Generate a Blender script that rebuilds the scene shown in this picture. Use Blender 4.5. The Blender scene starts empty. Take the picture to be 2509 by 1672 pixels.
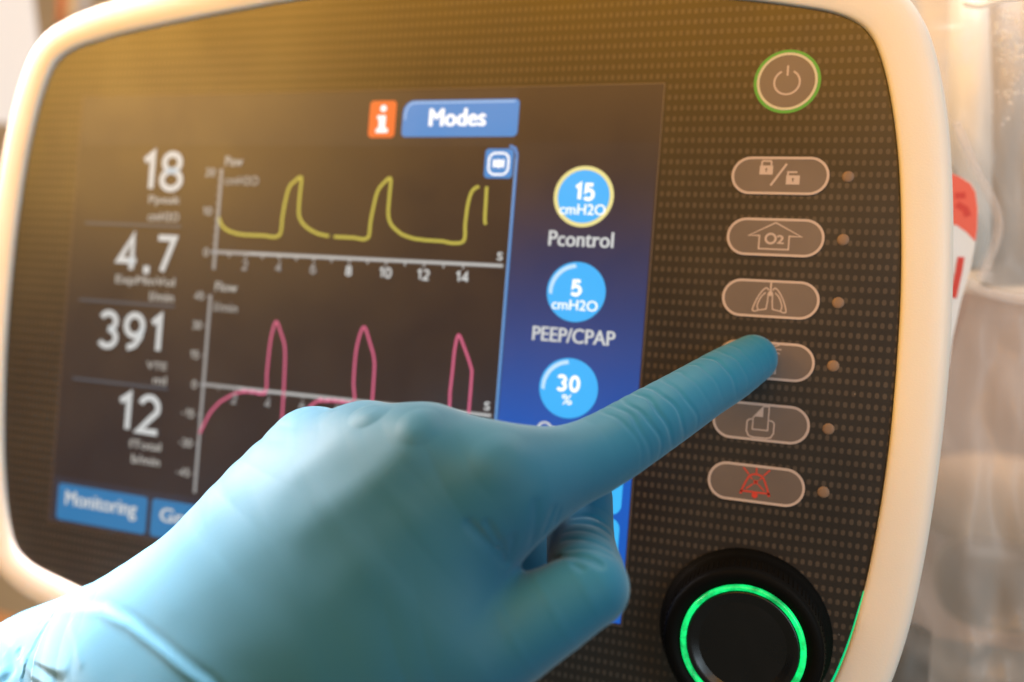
import bpy, bmesh, math, random
import numpy as np
from mathutils import Matrix, Vector

# ------------------------------------------------------------------ camera, world, lamps
# Units: metres. The front face of the ventilator panel is the plane y = 0, z is up,
# the viewer stands on the -y side. Builders below work in millimetres (x, up, out of the panel).
S = bpy.context.scene
S.render.engine = 'CYCLES'
S.render.resolution_x = 1024; S.render.resolution_y = 682
C = S.collection
MM = 0.001

cam_d = bpy.data.cameras.new('camera')
cam = bpy.data.objects.new('camera', cam_d); C.objects.link(cam)
cam_d.sensor_width = 36.0; cam_d.lens = 28.70
cam_d.clip_start = 0.01; cam_d.clip_end = 50
cam_d.dof.use_dof = True; cam_d.dof.focus_distance = 0.178; cam_d.dof.aperture_fstop = 5.7
cam_d.dof.aperture_blades = 7
M = Matrix(((0.94838, -0.07418, 0.30835, -0.012985),
            (0.30715, -0.02740, -0.95127, -0.207615),
            (0.07902, 0.99687, -0.00320, -0.045758),
            (0, 0, 0, 1)))
cam.matrix_world = M
S.camera = cam

w = bpy.data.worlds.new('World'); S.world = w; w.use_nodes = True
w.node_tree.nodes['Background'].inputs[0].default_value = (1.0, 0.96, 0.74, 1)
w.node_tree.nodes['Background'].inputs[1].default_value = 0.15

S.view_settings.view_transform = 'Standard'; S.view_settings.look = 'None'
S.view_settings.exposure = 0; S.view_settings.gamma = 1

def area(name, loc, target, sx, sy, power, col, spread=180):
    d = bpy.data.lights.new(name, 'AREA'); d.shape = 'RECTANGLE'; d.size = sx*MM; d.size_y = sy*MM
    d.energy = power; d.color = col; d.spread = math.radians(spread)
    o = bpy.data.objects.new(name, d); C.objects.link(o)
    p = Vector((loc[0], -loc[2], loc[1]))*MM; t = Vector((target[0], -target[2], target[1]))*MM
    o.location = p; o.rotation_euler = (t-p).to_track_quat('-Z', 'Y').to_euler()
    return o
# window at the left, added orange lamps veiling the panel, added fills
area('window_light', (-420, 60, 14), (-175, -100, 55), 90, 150, 0.21, (1.0, 0.88, 0.82), 32)
area('window_light', (-300, 250, 40), (-190, -126, 55), 80, 120, 0.78, (1.0, 0.88, 0.84), 25)  # second beam, added to brighten the wrist
area('veil_light', (-420, 530, 760), (-140, 20, 0), 1900, 280, 11.2, (1.0, 0.42, 0.012))  # unseen lamp added so its reflection gives the orange lens veil
area('fill_light', (520, 120, 520), (-40, -80, 0), 420, 420, 3.6, (0.60, 0.76, 0.86))  # added fill for the frame and the shaded side of the hand
area('veil_light_left', (-780, 300, 580), (-140, 20, 0), 420, 460, 3.9, (1.0, 0.55, 0.12))  # second added veil lamp, for the upper left of the panel
area('back_fill', (60, 620, -120), (120, -60, -300), 500, 200, 5.5, (1.0, 0.90, 0.82))  # added lamp that brightens the things behind the ventilator

# ------------------------------------------------------------------ materials
def mat(name, col, rough=0.5, emit=None, estr=1.0, metal=0.0, ior=1.5, coat=0.0, sss=0.0, alpha=1.0, trans=0.0):
    m = bpy.data.materials.new(name); m.use_nodes = True
    b = m.node_tree.nodes['Principled BSDF']
    b.inputs['Base Color'].default_value = (*col, 1); b.inputs['Roughness'].default_value = rough
    b.inputs['Metallic'].default_value = metal; b.inputs['IOR'].default_value = ior
    b.inputs['Coat Weight'].default_value = coat
    b.inputs['Transmission Weight'].default_value = trans
    b.inputs['Alpha'].default_value = alpha
    if sss: b.inputs['Subsurface Weight'].default_value = sss; b.inputs['Subsurface Scale'].default_value = 0.004
    if emit: b.inputs['Emission Color'].default_value = (*emit, 1); b.inputs['Emission Strength'].default_value = estr
    return m
class NT:
    def __init__(s, m): s.t = m.node_tree; s.b = s.t.nodes['Principled BSDF']
    def n(s, ty, **k):
        x = s.t.nodes.new(ty)
        for a, v in k.items(): setattr(x, a, v)
        return x
    def math(s, op, a, b=None, c=None, clamp=False):
        x = s.n('ShaderNodeMath', operation=op); x.use_clamp = clamp
        for i, v in enumerate((a, b, c)):
            if v is None: continue
            if isinstance(v, (int, float)): x.inputs[i].default_value = v
            else: s.t.links.new(v, x.inputs[i])
        return x.outputs[0]
    def link(s, a, b): s.t.links.new(a, b)
    def noise(s, scale, detail=3, vec=None, rough=.5):
        x = s.n('ShaderNodeTexNoise'); x.inputs['Scale'].default_value = scale; x.inputs['Detail'].default_value = detail
        x.inputs['Roughness'].default_value = rough
        if vec is None:
            g = s.n('ShaderNodeNewGeometry'); vec = g.outputs['Position']
        s.link(vec, x.inputs['Vector']); return x.outputs['Fac']
    def mix(s, f, a, b):
        x = s.n('ShaderNodeMix', data_type='RGBA')
        if isinstance(f, (int, float)): x.inputs[0].default_value = f
        else: s.link(f, x.inputs[0])
        for i, v in ((6, a), (7, b)):
            if isinstance(v, tuple): x.inputs[i].default_value = (*v, 1)
            else: s.link(v, x.inputs[i])
        return x.outputs[2]
    def bump(s, h, strength=.2, dist=.001):
        x = s.n('ShaderNodeBump'); x.inputs['Strength'].default_value = strength; x.inputs['Distance'].default_value = dist
        s.link(h, x.inputs['Height']); s.link(x.outputs[0], s.b.inputs['Normal'])
PR, PI_ = 0.35, 1.68       # one matte cover foil over the whole front: same gloss everywhere
def foil_gloss(m, r0=PR):
    q = NT(m); nz = q.noise(30, 6, rough=.62); q.link(q.math('MULTIPLY_ADD', nz, 0.28, r0-0.14), q.b.inputs['Roughness'])

# black front with its printed dot raster
m_panel = mat('panel_foil', (0.028, 0.021, 0.019), PR, ior=PI_); q = NT(m_panel)
g = q.n('ShaderNodeNewGeometry'); sp = q.n('ShaderNodeSeparateXYZ'); q.link(g.outputs['Position'], sp.inputs[0])
def cellc(v, pitch, ph):
    a = q.math('MULTIPLY_ADD', v, 1000.0/pitch, -ph/pitch + 1000.5)
    a = q.math('FRACT', a); return q.math('MULTIPLY', q.math('SUBTRACT', a, 0.5), pitch)
dx = q.math('DIVIDE', cellc(sp.outputs['X'], 1.674, 11.66), 0.50)
dz = q.math('DIVIDE', cellc(sp.outputs['Z'], 2.726, -56.66), 0.70)
rr = q.math('ADD', q.math('POWER', q.math('ABSOLUTE', dx), 2.6), q.math('POWER', q.math('ABSOLUTE', dz), 2.6))
dot = q.math('SUBTRACT', 1.0, q.math('MULTIPLY_ADD', rr, 1.7, -1.0, clamp=True), clamp=True)
wv = q.noise(120, 2); dot = q.math('MULTIPLY', dot, q.math('MULTIPLY_ADD', wv, 0.7, 0.62))
vo = q.n('ShaderNodeTexVoronoi'); vo.inputs['Scale'].default_value = 170; q.link(g.outputs['Position'], vo.inputs['Vector'])
sep = q.n('ShaderNodeSeparateColor'); q.link(vo.outputs['Color'], sep.inputs[0])
speck = q.math('MULTIPLY', q.math('LESS_THAN', vo.outputs['Distance'], .028), q.math('GREATER_THAN', sep.outputs[0], .55))
q.link(q.mix(q.math('MULTIPLY', speck, .5), q.mix(dot, (0.016, 0.011, 0.009), (0.070, 0.052, 0.040)), (.35, .30, .26)), q.b.inputs['Base Color']); foil_gloss(m_panel)

m_bezel = mat('cream_plastic', (0.84, 0.79, 0.74), 0.42, sss=0.05); q = NT(m_bezel)
q.bump(q.noise(2600, 2), 0.22, 0.0002); q.link(q.math('MULTIPLY_ADD', q.noise(55, 5, rough=.65), .3, .28), q.b.inputs['Roughness'])
q.link(q.mix(q.noise(30, 4), (0.80, 0.745, 0.69), (0.86, 0.81, 0.76)), q.b.inputs['Base Color'])
m_house = mat('grey_housing', (0.35, 0.33, 0.31), 0.5)
m_pill = mat('key_foil', (0.15, 0.12, 0.115), 0.38, ior=PI_); q = NT(m_pill)
q.link(q.mix(q.noise(60, 3), (0.115, 0.090, 0.085), (0.19, 0.145, 0.125)), q.b.inputs['Base Color']); foil_gloss(m_pill, .38)
m_line = mat('printed_line', (0.56, 0.45, 0.42), PR, ior=PI_)
m_red = mat('printed_red', (0.62, 0.05, 0.03), PR, ior=PI_)
m_led = mat('lamp_lens', (0.25, 0.165, 0.115), 0.55, ior=1.35)
m_blk = mat('black_rubber', (0.006, 0.006, 0.006), 0.45); 
m_blkg = mat('black_gloss', (0.004, 0.004, 0.005), 0.13, ior=1.5)
m_knob = mat('black_satin', (0.003, 0.003, 0.003), 0.6, ior=1.3)
m_knob.node_tree.nodes['Principled BSDF'].inputs['Specular IOR Level'].default_value = .2
q = NT(m_blkg); q.bump(q.noise(60, 2), .5, .0025); q.link(q.math('MULTIPLY_ADD', q.noise(120, 3), .2, .2), q.b.inputs['Roughness'])
m_groove = mat('dark_gap', (0.01, 0.01, 0.01), 0.6)
m_green = mat('green_light_ring', (0.02, 0.2, 0.08), 0.25, emit=(0.0, 0.75, 0.16), estr=1.0); q = NT(m_green)
nz = q.noise(230, 3, rough=.65); q.link(q.math('MULTIPLY_ADD', q.math('POWER', nz, 2.2), 4.2, 0.05), q.b.inputs['Emission Strength'])
m_greenrim = mat('green_backlight', (0.05, 0.12, 0.03), 0.4, emit=(0.07, 0.26, 0.02), estr=0.8)
m_greenrefl = mat('green_reflection_glow', (0.0, 0.3, 0.12), 0.3, emit=(0.0, 0.75, 0.28), estr=0.9)

def disp(name, e, s=1.0): 
    m = mat(name, (0.012, 0.010, 0.010), PR, ior=PI_, emit=e, estr=s); foil_gloss(m); return m
m_scr = disp('display_dark', (0.012, 0.006, 0.010)); q = NT(m_scr)
g = q.n('ShaderNodeNewGeometry'); sp = q.n('ShaderNodeSeparateXYZ'); q.link(g.outputs['Position'], sp.inputs[0])
m_side = disp('display_blue_column', (0.0, 0.05, 0.25)); q = NT(m_side)       # the column's own colour runs from dark to blue
g = q.n('ShaderNodeNewGeometry'); sp = q.n('ShaderNodeSeparateXYZ'); q.link(g.outputs['Position'], sp.inputs[0])
f = q.math('MULTIPLY_ADD', sp.outputs['Z'], -12.5, 0.08, clamp=True); f = q.math('POWER', f, 1.9)
q.link(q.mix(f, (0.012, 0.008, 0.014), (0.0, 0.10, 0.52)), q.b.inputs['Emission Color'])
m_white = disp('display_white', (0.62, 0.64, 0.64))
m_whiteb = disp('display_bright_white', (1.0, 1.0, 1.0), 1.15)
m_grey = disp('display_grey', (0.30, 0.30, 0.30))
m_lab = disp('display_label', (0.42, 0.41, 0.38))
m_num = disp('display_number', (0.58, 0.60, 0.60))
m_sep = disp('display_separator', (0.05, 0.065, 0.09))
m_blue = disp('display_button_blue', (0.02, 0.24, 0.62)); 
m_blued = disp('display_button_blue_deep', (0.01, 0.17, 0.40))
m_bluel = disp('display_edge_blue', (0.28, 0.50, 0.82))
m_cyan = disp('display_dial_blue', (0.035, 0.46, 0.98)); 
m_key = disp('display_key_blue', (0.04, 0.50, 1.0))
m_vl = disp('display_line_blue', (0.06, 0.25, 0.62))
m_or = disp('display_orange', (0.85, 0.14, 0.03))
m_yel = disp('display_yellow', (0.46, 0.40, 0.055))
m_yelb = disp('display_yellow_bright', (0.86, 0.76, 0.30))
m_pink = disp('display_pink', (0.52, 0.075, 0.17))
m_edge = mat('screen_edge', (0.16, 0.12, 0.10), 0.35, ior=PI_)

# ------------------------------------------------------------------ mesh helpers (mm: x, up, out)
def W3(x, y, h): return (x*MM, -h*MM, y*MM)
def link(name, me, m, parent, smooth=False):
    o = bpy.data.objects.new(name, me); C.objects.link(o)
    if m is not None: me.materials.append(m)
    if parent is not None:
        o.parent = parent
        o.matrix_parent_inverse = Matrix.Translation(-Vector(parent.location))
    if smooth:
        for p in me.polygons: p.use_smooth = True
    return o
def thing(name, loc, label, cat, group=None):
    o = bpy.data.objects.new(name, None); C.objects.link(o)
    o.location = W3(*loc); o.empty_display_size = .01
    o['label'] = label; o['category'] = cat
    if group: o['group'] = group
    return o
def pmesh(name, V, F):
    me = bpy.data.meshes.new(name); me.from_pydata(V, [], F); me.update(); return me
def prism(name, pts, h0, h1, m, parent, bev=0):
    """flat plate with outline pts from h0 (back) to h1 (front)"""
    a = sum(pts[i][0]*pts[(i+1) % len(pts)][1]-pts[(i+1) % len(pts)][0]*pts[i][1] for i in range(len(pts)))
    if a < 0: pts = pts[::-1]
    n = len(pts); V = [W3(x, y, h1) for x, y in pts]+[W3(x, y, h0) for x, y in pts]
    F = [list(range(n)), list(range(2*n-1, n-1, -1))]+[[(i+1) % n, i, n+i, n+(i+1) % n] for i in range(n)]
    return link(name, pmesh(name, V, F), m, parent)
def ringplate(name, outer, inner, h0, h1, m, parent):
    n = len(outer); V = [W3(x, y, h1) for x, y in outer]+[W3(x, y, h1) for x, y in inner]+[W3(x, y, h0) for x, y in outer]+[W3(x, y, h0) for x, y in inner]
    F = []
    for i in range(n):
        j = (i+1) % n
        F += [[i, j, n+j, n+i], [2*n+j, 2*n+i, 3*n+i, 3*n+j], [j, i, 2*n+i, 2*n+j], [n+i, n+j, 3*n+j, 3*n+i]]
    return link(name, pmesh(name, V, F), m, parent)
def circ(cx, cy, r, n=64, a0=0, a1=360, ry=None):
    e = n if abs(a1-a0) >= 360 else n-1
    return [(cx+r*math.cos(math.radians(a0+(a1-a0)*i/e)), cy+(ry or r)*math.sin(math.radians(a0+(a1-a0)*i/e))) for i in range(n)]
def rrect(x0, x1, y0, y1, r, n=8, rs=None):
    rs = rs or (r, r, r, r); P = []           # corners: top right, top left, bottom left, bottom right
    for (cx, cy, a, r) in ((x1-rs[0], y1-rs[0], 0, rs[0]), (x0+rs[1], y1-rs[1], 90, rs[1]), (x0+rs[2], y0+rs[2], 180, rs[2]), (x1-rs[3], y0+rs[3], 270, rs[3])):
        P += [(cx+r*math.cos(math.radians(a+90*i/n)), cy+r*math.sin(math.radians(a+90*i/n))) for i in range(n+1)]
    return P
def offs(x0, x1, y0, y1, r, t): return rrect(x0+t, x1-t, y0+t, y1-t, max(r-t, .05))
def stroke_into(V, F, pts, wd, h0, h1, closed=False):
    """a ribbon of width wd following pts, mitred"""
    n = len(pts); L = []
    for i in range(n):
        a = pts[(i-1) % n] if (closed or i > 0) else pts[i]; b = pts[(i+1) % n] if (closed or i < n-1) else pts[i]
        c = pts[i]
        def un(p, q_):
            d = (q_[0]-p[0], q_[1]-p[1]); l = math.hypot(*d) or 1; return (d[0]/l, d[1]/l)
        d1 = un(a, c) if a != c else un(c, b); d2 = un(c, b) if b != c else d1
        nx, ny = -(d1[1]+d2[1]), d1[0]+d2[0]; l = math.hypot(nx, ny) or 1; nx /= l; ny /= l
        k = max(0.45, abs(nx*-d1[1]+ny*d1[0])); L.append((nx/k*wd/2, ny/k*wd/2))
    b = len(V)
    for (x, y), (ox, oy) in zip(pts, L): V += [W3(x-ox, y-oy, h1), W3(x+ox, y+oy, h1), W3(x-ox, y-oy, h0), W3(x+ox, y+oy, h0)]
    for i in range(n if closed else n-1):
        p = b+4*i; r = b+4*((i+1) % n)
        F += [[p, r, r+1, p+1], [p+2, p+3, r+3, r+2], [p, p+2, r+2, r], [p+1, r+1, r+3, p+3]]
    if not closed:
        F += [[b, b+1, b+3, b+2], [b+4*(n-1), b+4*(n-1)+2, b+4*(n-1)+3, b+4*(n-1)+1]]
def strokes(name, lines, h0, h1, m, parent):
    V, F = [], []
    for l in lines: stroke_into(V, F, l[0], l[1], h0, h1, len(l) > 2 and l[2])
    return link(name, pmesh(name, V, F), m, parent)
def smooth_line(pts, k=6):
    """Catmull-Rom through pts"""
    P = [pts[0]]+list(pts)+[pts[-1]]; out = []
    for i in range(1, len(P)-2):
        for j in range(k):
            t = j/k; out.append(tuple(.5*((2*P[i][c])+(-P[i-1][c]+P[i+1][c])*t+(2*P[i-1][c]-5*P[i][c]+4*P[i+1][c]-P[i+2][c])*t*t+(-P[i-1][c]+3*P[i][c]-3*P[i+1][c]+P[i+2][c])*t**3) for c in (0, 1)))
    out.append(tuple(pts[-1])); return out
def text(name, s, x0, x1, y0, y1, h, m, parent, bold=0.0):
    """lettering filling the box x0..x1, y0..y1 (flat print)"""
    cu = bpy.data.curves.new(name, 'FONT'); cu.body = s; cu.size = 1; cu.extrude = 0.004; cu.resolution_u = 4
    o = bpy.data.objects.new(name, cu); C.objects.link(o)
    bpy.context.view_layer.update()
    me = bpy.data.meshes.new_from_object(o.evaluated_get(bpy.context.evaluated_depsgraph_get()))
    bpy.data.objects.remove(o); bpy.data.curves.remove(cu)
    xs = [v.co.x for v in me.vertices]; ys = [v.co.y for v in me.vertices]
    ax, bx, ay, by = min(xs), max(xs), min(ys), max(ys)
    for v in me.vertices:
        X = x0+(v.co.x-ax)/(bx-ax)*(x1-x0); Y = y0+(v.co.y-ay)/(by-ay)*(y1-y0); Z = h+(0.02 if v.co.z > 0 else 0)
        v.co = W3(X, Y, Z)
    me.name = name; me.materials.clear()
    if bold:                                        # heavier weight: the same letters struck three times
        b = bmesh.new(); b.from_mesh(me); g0 = b.verts[:]+b.edges[:]+b.faces[:]; e = bold*(y1-y0)*.9
        for sx, sz, dh in ((-e, 0, .003), (e, 0, .006), (0, e*.7, .009)):
            r = bmesh.ops.duplicate(b, geom=g0); bmesh.ops.translate(b, verts=[v for v in r['geom'] if isinstance(v, bmesh.types.BMVert)], vec=(sx*MM, -dh*MM, sz*MM))
        b.to_mesh(me); b.free()
    return link(name, me, m, parent)
def lathe(name, cx, cy, prof, m, parent, n=72, sub=None):
    """profile (radius, height) turned about the panel normal"""
    V, F = [], []
    for r, h in prof:
        for i in range(n): a = 2*math.pi*i/n; V.append(W3(cx+r*math.cos(a), cy+r*math.sin(a), h))
    for k in range(len(prof)-1):
        for i in range(n): j = (i+1) % n; F.append([k*n+i, (k+1)*n+i, (k+1)*n+j, k*n+j][::-1])
    F.append(list(range(n))); F.append(list(range((len(prof)-1)*n, len(prof)*n))[::-1])
    me = pmesh(name, V, F); bm = bmesh.new(); bm.from_mesh(me); bmesh.ops.recalc_face_normals(bm, faces=bm.faces); bm.to_mesh(me); bm.free()
    o = link(name, me, m, parent)
    for p in me.polygons: p.use_smooth = len(p.vertices) == 4
    return o

def _arc(cx, cy, rx, ry, a0, a1, n=14): return [(cx+rx*math.cos(math.radians(a0+(a1-a0)*i/n)), cy+ry*math.sin(math.radians(a0+(a1-a0)*i/n))) for i in range(n+1)]
DIG = {   # centre lines in a 0..1 box, relative width
 '0': ([_arc(.5, .5, .5, .5, 0, 360, 30)], .56), '1': ([[(0, .80), (1, 1), (1, 0)]], .24),
 '2': ([_arc(.48, .70, .48, .30, 160, -25, 14)+[(.62, .40), (0, 0), (1, 0)]], .52),
 '3': ([_arc(.42, .755, .50, .245, 155, -88, 14), _arc(.42, .26, .56, .26, 88, -150, 16)], .52),
 '4': ([[(.76, 0), (.76, 1), (0, .27), (1.02, .27)]], .60), '5': ([[(.92, 1), (.14, 1), (.08, .56)]+_arc(.40, .32, .56, .32, 110, -145, 16)], .52),
 '6': ([_arc(.5, .31, .5, .31, 0, 360, 22), [(.0, .34), (.12, .66), (.42, .9), (.86, 1)]], .56), '7': ([[(0, 1), (1, 1), (.34, 0)]], .56),
 '8': ([_arc(.5, .76, .42, .24, 0, 360, 22), _arc(.5, .26, .5, .26, 0, 360, 22)], .56),
 '9': ([_arc(.5, .69, .5, .31, 0, 360, 22), [(1.0, .66), (.88, .34), (.58, .1), (.14, 0)]], .56),
 '.': ([[(0, .0), (0.01, .0)]], .10), '-': ([[(0, .42), (1, .42)]], .32)}
def number(name, s, x0, x1, y0, y1, h, m, parent, wt=.15):
    """figures drawn with round heavy strokes"""
    H_ = y1-y0; tw = wt*H_; gap = (.17 if wt > .12 else .2)*H_
    W_ = [DIG[c][1]*H_ for c in s]; tot = sum(W_)+gap*(len(s)-1)+tw*len(s); k = (x1-x0)/tot; x = x0
    V, F = [], []
    for c, w_ in zip(s, W_):
        for L in DIG[c][0]:
            cl = len(L) > 20 and abs(L[0][0]-L[-1][0]) < 1e-6 and abs(L[0][1]-L[-1][1]) < 1e-6
            P = [(x+k*(tw/2+a*w_), y0+tw/2+b*(H_-tw)) for a, b in (L[:-1] if cl else L)]
            if c == '.': stroke_into(V, F, [(P[0][0]-tw*.15, y0+tw*.62), (P[0][0]+tw*1.05, y0+tw*.62)], tw*1.25, h, h+.02)
            else: stroke_into(V, F, P, tw, h, h+.02, cl)
        x += k*(w_+tw+gap)
    return link(name, pmesh(name, V, F), m, parent)

# ------------------------------------------------------------------ the ventilator
CX, CY = -121.9, -45.5
QI = [(0, 97.5), (20, 97.0), (40, 95.6), (60, 93.5), (79.3, 91.2), (94.2, 89.2), (107, 86.9), (115.5, 84.9), (121.2, 82.3), (124.6, 79.0), (127.0, 74.0), (129.2, 67.0), (131.2, 58), (133.1, 46), (134.6, 30), (135.4, 15), (135.6, 0)]
QO = [(0, 109.5), (25, 109), (50, 107.4), (75, 104.8), (95, 101.6), (109, 98.8), (119, 96.0), (127.5, 92.2), (132.4, 88.2), (136.0, 82.8), (138.4, 77.2), (140.9, 68.5), (143.2, 57), (145.0, 42), (146.2, 26), (146.8, 12), (147.0, 0)]
def full(Q):
    Q = smooth_line(Q, 5)
    P = [(CX+x, CY+y) for x, y in Q]+[(CX+x, CY-y) for x, y in Q[::-1][1:]]+[(CX-x, CY-y) for x, y in Q[1:]]+[(CX-x, CY+y) for x, y in Q[::-1][1:-1]]
    return P
inner, outer = full(QI), full(QO); N = len(inner)
vent = thing('ventilator', (CX, -155, -40), 'cream framed medical ventilator with a lit screen and a column of keys', 'ventilator')

# cream frame: cross section from the inner lip over the rounded front to the side wall
def lerp(a, b, t): return (a[0]+(b[0]-a[0])*t, a[1]+(b[1]-a[1])*t)
prof = [(0.0, -4), (0.0, 0.55), (0.03, 0.95), (0.09, 1.2), (0.25, 1.45), (0.5, 1.5), (0.72, 1.3), (0.86, 0.75), (0.93, -0.05), (0.975, -1.4), (1.0, -3.6), (1.01, -9), (1.0, -30), (0.96, -60)]
V = [W3(*lerp(inner[i], outer[i], t), h) for t, h in prof for i in range(N)]
F = [[k*N+i, k*N+(i+1) % N, (k+1)*N+(i+1) % N, (k+1)*N+i] for k in range(len(prof)-1) for i in range(N)]
bz = link('bezel', pmesh('bezel', V, F), m_bezel, vent, True)
bm = bmesh.new(); bm.from_mesh(bz.data); bmesh.ops.recalc_face_normals(bm, faces=bm.faces); bm.to_mesh(bz.data); bm.free()
prism('housing', [lerp(inner[i], outer[i], .93) for i in range(N)], -95, -58, m_house, vent)
# translucent alarm lamp moulded into the top edge
lathe('alarm_lamp', -171.5, 63.6, [(9.5, -3.0), (9.5, 0.9), (9.0, 1.5), (7.5, 1.9), (.01, 2.2)], mat('alarm_lens', (0.72, 0.76, 0.74), 0.2, coat=.5), vent)
front = prism('front_panel', [lerp(inner[i], (CX, CY), .0019) for i in range(N)], -3, 0, m_panel, vent)
ringplate('panel_gap', [lerp(inner[i], (CX, CY), .0006) for i in range(N)], [lerp(inner[i], (CX, CY), .0018) for i in range(N)], -3, -0.25, m_groove, vent)
# green reflection beside the knob, built as a glowing strip in the gap
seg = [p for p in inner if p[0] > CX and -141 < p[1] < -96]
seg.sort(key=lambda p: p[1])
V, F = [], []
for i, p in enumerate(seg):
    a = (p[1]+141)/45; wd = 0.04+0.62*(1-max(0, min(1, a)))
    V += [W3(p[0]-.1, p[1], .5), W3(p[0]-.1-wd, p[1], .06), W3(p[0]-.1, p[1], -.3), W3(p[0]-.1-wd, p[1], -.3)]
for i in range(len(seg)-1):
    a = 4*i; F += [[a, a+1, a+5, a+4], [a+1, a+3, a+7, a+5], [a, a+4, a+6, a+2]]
link('reflection_strip', pmesh('reflection_strip', V, F), m_greenrefl, vent)

# ---- screen
SX0, SX1, SY0, SY1 = -233.1, -45.0, -115.1, 23.3
scr = prism('screen', [(SX0, SY0), (SX1, SY0), (SX1, SY1), (SX0, SY1)], 0.0, 0.10, m_scr, vent)
strokes('screen_edge', [([(SX0, SY0), (SX1, SY0), (SX1, SY1), (SX0, SY1)], 0.2, True)], 0.02, 0.13, m_edge, vent)
prism('setting_column', [(-82.4, SY0+.6), (SX1-.5, SY0+.6), (SX1-.5, 8.2), (-82.4, 8.2)], 0.10, 0.14, m_side, scr)
m_bar = disp('display_title_bar', (0.020, 0.014, 0.018))
prism('title_bar', [(SX0+.8, 7.2), (-84, 7.2), (-84, SY1-.8), (SX0+.8, SY1-.8)], 0.10, 0.125, m_bar, scr)
prism('bottom_bar', [(SX0+.8, -115.0+.6), (-84, -115.0+.6), (-84, -100.2), (SX0+.8, -100.2)], 0.10, 0.125, disp('display_bottom_bar', (0.016, 0.016, 0.032)), scr)
strokes('column_line', [([(-83.0, -100), (-83.0, 5.0), (-83.6, 6.6), (-85.2, 7.3)], 0.75)], .14, .17, m_vl, scr)
strokes('column_line', [([(-83.25, -100), (-83.25, 4.0)], 0.16)], .17, .19, m_bluel, scr)
H1, H2, H3 = .18, .22, .26
# info mark and mode button
prism('info_mark', rrect(-128.2, -119.9, 9.6, 20.1, 1.2), .12, H1, m_or, scr)
prism('info_letter', circ(-123.9, 17.9, 0.95, 24), H1, H2, m_whiteb, scr)
prism('info_letter', [(-125.6, 15.9), (-123.0, 15.9), (-123.0, 12.2), (-122.1, 12.2), (-122.1, 11.0), (-125.8, 11.0), (-125.8, 12.2), (-125.0, 12.2), (-125.0, 14.8), (-125.6, 14.8)], H1, H2, m_whiteb, scr)
prism('mode_button', rrect(-117.7, -83.4, 9.8, 20.0, 1.3, rs=(1.2, 3.4, 1.2, 1.4)), .12, H1, m_blue, scr)
strokes('button_edge', [(smooth_line([(-117.0, 14.6), (-116.7, 17.2), (-115.6, 18.9), (-113.4, 19.35), (-105, 19.35), (-84.6, 19.35)], 4), 0.55)], H1, H2, m_bluel, scr)
text('mode_lettering', 'Modes', -109.3, -92.8, 12.7, 17.5, H2, m_whiteb, scr, .06)
# freeze key
prism('freeze_button', rrect(-92.0, -83.9, -1.5, 6.5, 1.1), .12, H1, m_blue, scr)
strokes('freeze_symbol', [(rrect(-90.8, -85.2, -0.5, 5.3, 1.8, 5), .55, True)], H1, H2, m_whiteb, scr)
prism('freeze_symbol', [(-89.6, 1.2), (-89.6, 3.8), (-88.7, 3.1), (-88.4, 3.8), (-88.0, 3.3), (-87.6, 3.8), (-87.3, 3.1), (-86.4, 3.8), (-86.4, 1.2), (-87.3, 1.8), (-87.6, 1.1), (-88.0, 1.6), (-88.4, 1.1), (-88.7, 1.8)], H1, H2, m_whiteb, scr)
# left column of readings
def reading(num, nb, lab, lb, unit, ub):
    number('reading_number', num, *nb, H1, m_num, scr, .155)
    text('reading_name', lab, *lb, H1, m_lab, scr, .03); text('reading_unit', unit, *ub, H1, m_lab, scr, .03)
reading('18', (-206.9, -191.0, -7.2, 5.6), 'Ppeak', (-203.2, -191.4, -11.6, -8.4), 'cmH2O', (-203.0, -191.4, -16.3, -13.6))
reading('4.7', (-213.9, -191.4, -32.9, -20.6), 'ExpMinVol', (-213.6, -191.0, -37.3, -33.9), 'l/min', (-199.9, -190.9, -41.3, -38.4))
reading('391', (-218.6, -194.4, -57.6, -45.2), 'VTE', (-199.0, -191.4, -62.5, -60.2), 'ml', (-196.0, -191.2, -67.0, -64.4))
reading('12', (-209.0, -192.0, -83.0, -70.4), 'fTotal', (-203.2, -191.2, -87.6, -85.0), 'b/min', (-201.8, -191.2, -92.3, -89.5))
for y in (-17.8, -42.6, -68.1): strokes('separator', [([(-227.8, y), (-190.3, y)], 0.85)], .12, H1, m_sep, scr)
# pressure chart
def ticks(y, lo, hi, step, ax): return [([(ax+ (i-lo)*step, y-.1), (ax+(i-lo)*step, y-1.1)], .28) for i in range(lo, hi)]
strokes('chart_axis', [([(-177.0, .2), (-177.0, -30.5)], 1.0), ([(-178.6, -25.1), (-84.4, -25.1)], 1.1)]+[([(-177-.4, -25.1+2.48*i), (-178.2, -25.1+2.48*i)], .28) for i in range(11)], .12, H1, m_grey, scr)
strokes('chart_tick', ticks(-25.4, 1, 15, 5.84, -171.8), .12, H1+.02, m_white, scr)
strokes('chart_axis_glint', [([(-165, -25.1), (-84.6, -25.1)], .3)], H1, H2, m_white, scr)
for i, t_ in enumerate(('2', '4', '6', '8', '10', '12', '14')):
    cx = -165.9+11.67*i; hw = 1.0 if i < 4 else 1.95
    number('axis_number', t_, cx-hw, cx+hw, -30.2, -27.1, H2, m_white if i > 2 else m_grey, scr, .17)
for t_, y in (('20', -.9), ('10', -12.8), ('0', -25.3)): number('axis_number', t_, -182.6 if t_ != '0' else -181.2, -179.3, y-1.3, y+1.3, H2, m_lab, scr, .16)
text('chart_title', 'Paw', -175.8, -169.6, 1.1, 4.0, H2, m_lab, scr, .03); text('chart_unit', 'cmH2O', -175.4, -163.6, -4.6, -1.9, H2, m_lab, scr)
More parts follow.
